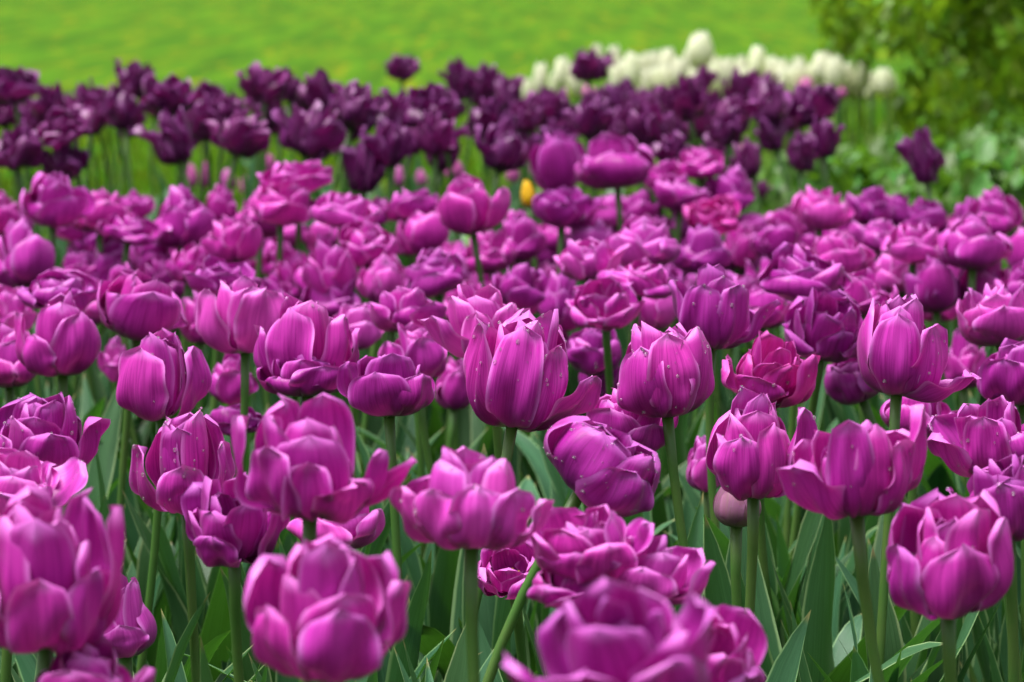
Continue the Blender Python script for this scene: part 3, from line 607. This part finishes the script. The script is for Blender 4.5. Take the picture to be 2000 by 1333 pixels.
for k in range(34):
    x_ = -40 + k * 49 + rnd.uniform(-16, 16); w_ = rnd.uniform(52, 78); y_ = (185 if k % 2 else 228) + rnd.uniform(-14, 22)
    if x_ > 1560 or 690 < x_ < 850 and y_ < 200: continue
    tulip((x_ - w_ / 2, y_ - w_ * .48, x_ + w_ / 2, y_ + w_ * .48), 'parrot', 'dark purple tulip mostly covered by the heads before it in the dark drift', kind='D', dk=1.08, hero=False, lod=1, leaves=2, seed=k,
          group='dark tulips mostly covered by their neighbours', lean=rnd.uniform(-.07, .07), tilt=(rnd.uniform(-.35, .35), rnd.uniform(-.4, .2)))
WHITE = [(1018,150,1045,196),(1038,120,1072,182),(1070,142,1098,190),(1078,108,1115,168),(1105,120,1143,182),(1152,86,1184,140),(1184,86,1219,152),(1215,98,1256,168),(1240,100,1276,165),(1200,112,1236,166),(1262,96,1296,152),
 (1285,92,1323,152),(1308,110,1346,162),(1330,95,1363,150),(1340,60,1396,128),(1375,105,1411,162),(1400,108,1441,167),(1430,106,1466,160),(1458,88,1499,148),(1490,108,1521,158),(1510,112,1546,166),(1528,120,1561,170),(1545,108,1579,162),
 (1582,98,1626,156),(1608,104,1653,168),(1668,116,1703,170),(1709,130,1747,180),(1440,130,1470,180),(1560,130,1590,180)] + [(x, 112 + (x * 7) % 23, x + 33, 168 + (x * 11) % 19) for x in range(1188, 1660, 19)] + [(1600, 128, 1632, 174), (1627, 136, 1656, 180), (1660, 142, 1690, 186), (1686, 148, 1712, 190), (1640, 122, 1668, 168), (1690, 136, 1718, 182), (1728, 142, 1754, 186)]
rw = rows(WHITE, ())
for i, b4 in enumerate(WHITE):
    lab = {(1340, 60): 'tallest white tulip rising above the other white blooms', (1709, 130): 'white tulip at the right end of the white row, near the shrub', (1018, 150): 'lowest white tulip at the left end of the white row'}.get(b4[:2]) or f'white egg shaped tulip, {rw[i][0]} from the left in the white row'
    tulip((b4[0] + 2, b4[1], b4[2] - 2, b4[3] + 6), 'egg', lab, kind='W', hero=False, lod=1, leaves=4, leafset=LEAVES_W, seed=i, tilt=(rnd.uniform(-.1, .1), rnd.uniform(-.08, .08)))

PINK = [(361,318,386,367),(387,314,412,368),(428,328,461,372),(468,342,489,380),(515,300,540,340),(600,310,630,350),(762,322,792,367),(690,318,704,350),(868,308,907,352),(988,322,1016,358),(1024,318,1046,350),(812,330,836,365),(1432,280,1462,312),(1625,165,1655,195),(1560,150,1590,180),(1135,165,1165,192)]
rw = rows(PINK, ())
for i, b4 in enumerate(PINK):
    tulip(b4, 'bud', f'small pale pink tulip bud deep among the stems, {rw[i][0]} of them from the left', kind='K', hero=False, lod=1, leaves=2, seed=i)
tulip((1017, 350, 1046, 404), 'bud', 'single yellow tulip bud among green stems behind the purple bed', kind='Y', d=3.5, hero=False, lod=1, leaves=3, seed=1, tilt=(-.1, 0))

# ------------------------------------------------------------------ ground, undergrowth, lawn, shrub
def sheet(name, pts, z, mat, kind='structure'):
    me = bpy.data.meshes.new(name); me.from_pydata([(x, y, z) for x, y in pts], [], [tuple(range(len(pts)))]); me.materials.append(mat); me.update()
    o = link(name, me); o['kind'] = kind; return o
sheet('lawn', [(-150, -30), (150, -30), (150, 320), (-150, 320)], -.004, M['lawn'])
sheet('flower_bed', [(-2.2, -.6), (2.6, -.6), (2.6, 4), (2.5, 6), (2.1, 7.3), (1.1, 7.6), (.3, 7.2), (-.2, 6.2), (-.6, 5.4), (-1.4, 5.1), (-2.2, 5.0)], 0, M['soil'])
rg = np.random.default_rng(77)
def scatter_leaves(name, mat, geos, pts, smin, smax, zoff=0.0):
    parts = []
    for x, y in pts:
        g = geos[rg.integers(len(geos))]; a = rg.uniform(0, 6.28); s = rg.uniform(smin, smax); ca, sa = math.cos(a), math.sin(a)
        V = g[0] * s; V = np.stack([V[:, 0] * ca - V[:, 1] * sa + x, V[:, 0] * sa + V[:, 1] * ca + y, V[:, 2] + zoff], 1)
        parts.append((V, g[1], g[2]))
    V, Fq, U = join(parts); o = link(name, make_mesh(name, V, Fq, U, mat)); o['kind'] = 'stuff'; return o
small = [leaf_geo(rg, .3, rg.uniform(.012, .024), rg.uniform(.02, .2), rg.uniform(.1, .8), .6, .007, rg.uniform(-.6, .6), 5, 9) for _ in range(14)]
pts = []
while len(pts) < 2500:
    y = rg.uniform(1.1, 4.9); x = rg.uniform(-1, 1) * (.22 * y + .22); pts.append((x, y))
scatter_leaves('undergrowth', M['leaf'], small, pts, .55, 1.08)
pts = []
while len(pts) < 260:
    y = rg.uniform(5.2, 7.3); x = rg.uniform(.0, 1.15) * (y / 6.2); pts.append((x, y))
scatter_leaves('white_tulip_foliage', M['palestem'], small, pts, .7, 1.15)
# grass blades on the lawn beyond the bed
blade = [leaf_geo(rg, .05, .004, rg.uniform(0, .5), rg.uniform(.2, 1.2), .2, 0, 0, 3, 4) for _ in range(10)]
pts = []
while len(pts) < 30000:
    y = 1 / (1 / 13 + rg.random() ** 1.25 * (1 / 5.0 - 1 / 13)); x = rg.uniform(-.24, .24) * y
    if x > -.2 + .02 * (y - 6) and y < 7.4 and x > -.3: continue
    pts.append((x, y))
scatter_leaves('grass', M['grass'], blade, pts, .6, 1.5)
# low leafy herbs between the dark tulips and the shrub
herb = [leaf_geo(rg, .055, .014, rg.uniform(.5, 1.2), rg.uniform(.4, 1.2), .3, .004, rg.uniform(-.5, .5), 5, 7) for _ in range(12)]
def leafcloud(name, mat, geos, centres, n, parent=None, kind=None, smin=.6, smax=1.3):
    parts = []
    C = np.array([c[:3] for c in centres]); Rr = np.array([c[3] for c in centres]); pr = Rr ** 2; pr = pr / pr.sum()
    for i in rg.choice(len(C), n, p=pr):
        v = rg.normal(size=3); v /= np.linalg.norm(v); p = C[i] + v * Rr[i] * rg.uniform(.25, 1) ** .6
        if p[2] < .02: continue
        g = geos[rg.integers(len(geos))]; s = rg.uniform(smin, smax)
        a, b_, c_ = rg.uniform(0, 6.28), rg.uniform(-.9, .9), rg.uniform(-.6, .6)
        R = np.array(Matrix.Rotation(a, 3, 'Z') @ Matrix.Rotation(b_, 3, 'Y') @ Matrix.Rotation(c_, 3, 'X'))
        parts.append(((g[0] * s) @ R.T + p, g[1], g[2]))
    V, Fq, U = join(parts); o = link(name, make_mesh(name, V, Fq, U, mat), parent)
    if kind: o['kind'] = kind
    return o
hc = []
for k in range(70):
    y = rg.uniform(4.1, 5.7); px = rg.uniform(1560, 2060); x = (px - 1000) / FPX * y
    hc.append((x, y, rg.uniform(.06, .30), rg.uniform(.06, .13)))
leafcloud('herb_undergrowth', M['herb'], herb, hc, 8000, kind='stuff')
# the shrub at the right: branches and a crown of small leaves
def shrub(name, label, base, blobs, n, branches, smin, smax, mat):
    t = link(name, None, None, base); t['label'] = label; t['category'] = 'shrub'; t.empty_display_size = .1
    parts = []
    for e in branches:
        p0 = np.array((rg.uniform(-.05, .05), rg.uniform(-.05, .05), -.02)); p3 = np.array(e[:3]); pm = p3 * .5 + np.array((rg.uniform(-.1, .1), rg.uniform(-.1, .1), .12))
        tt = np.linspace(0, 1, 9)[:, None]; pts = (1 - tt) ** 2 * p0 + 2 * tt * (1 - tt) * pm + tt * tt * p3
        link('branch', tube_mesh('branch', [tube(pts, e[3] * (1.05 - .85 * tt[:, 0]), 6)], M['bark']), t)
    leafcloud('crown', mat, [leaf_geo(rg, .036, .009, rg.uniform(0, .5), rg.uniform(.2, .9), .3, .001, rg.uniform(-.4, .4), 3, 5) for _ in range(10)], blobs, n, t, smin=smin, smax=smax)
    return t
B0 = np.array((1.50, 6.35, 0)); bl, br = [], []
for k in range(300):
    a = rg.uniform(0, 6.28); z = rg.uniform(.0, 1.1); rad = (.46 + .24 * min(1, z / .6)) * rg.uniform(.2, 1.12) ** .6
    bl.append((rad * math.cos(a), rad * math.sin(a), z, rg.uniform(.05, .15)))
for k in range(75):
    bl.append((rg.uniform(-.42, .25), rg.uniform(-1.0, -.3), rg.uniform(.03, .5), rg.uniform(.05, .13)))
for k in range(16):
    q = bl[rg.integers(len(bl))]; br.append((q[0] * .95, q[1] * .95, q[2], rg.uniform(.008, .016)))
shrub('shrub', 'dense green small leaved shrub filling the right side behind the tulips', tuple(B0), bl, 60000, br, .7, 1.4, M['bushleaf'])
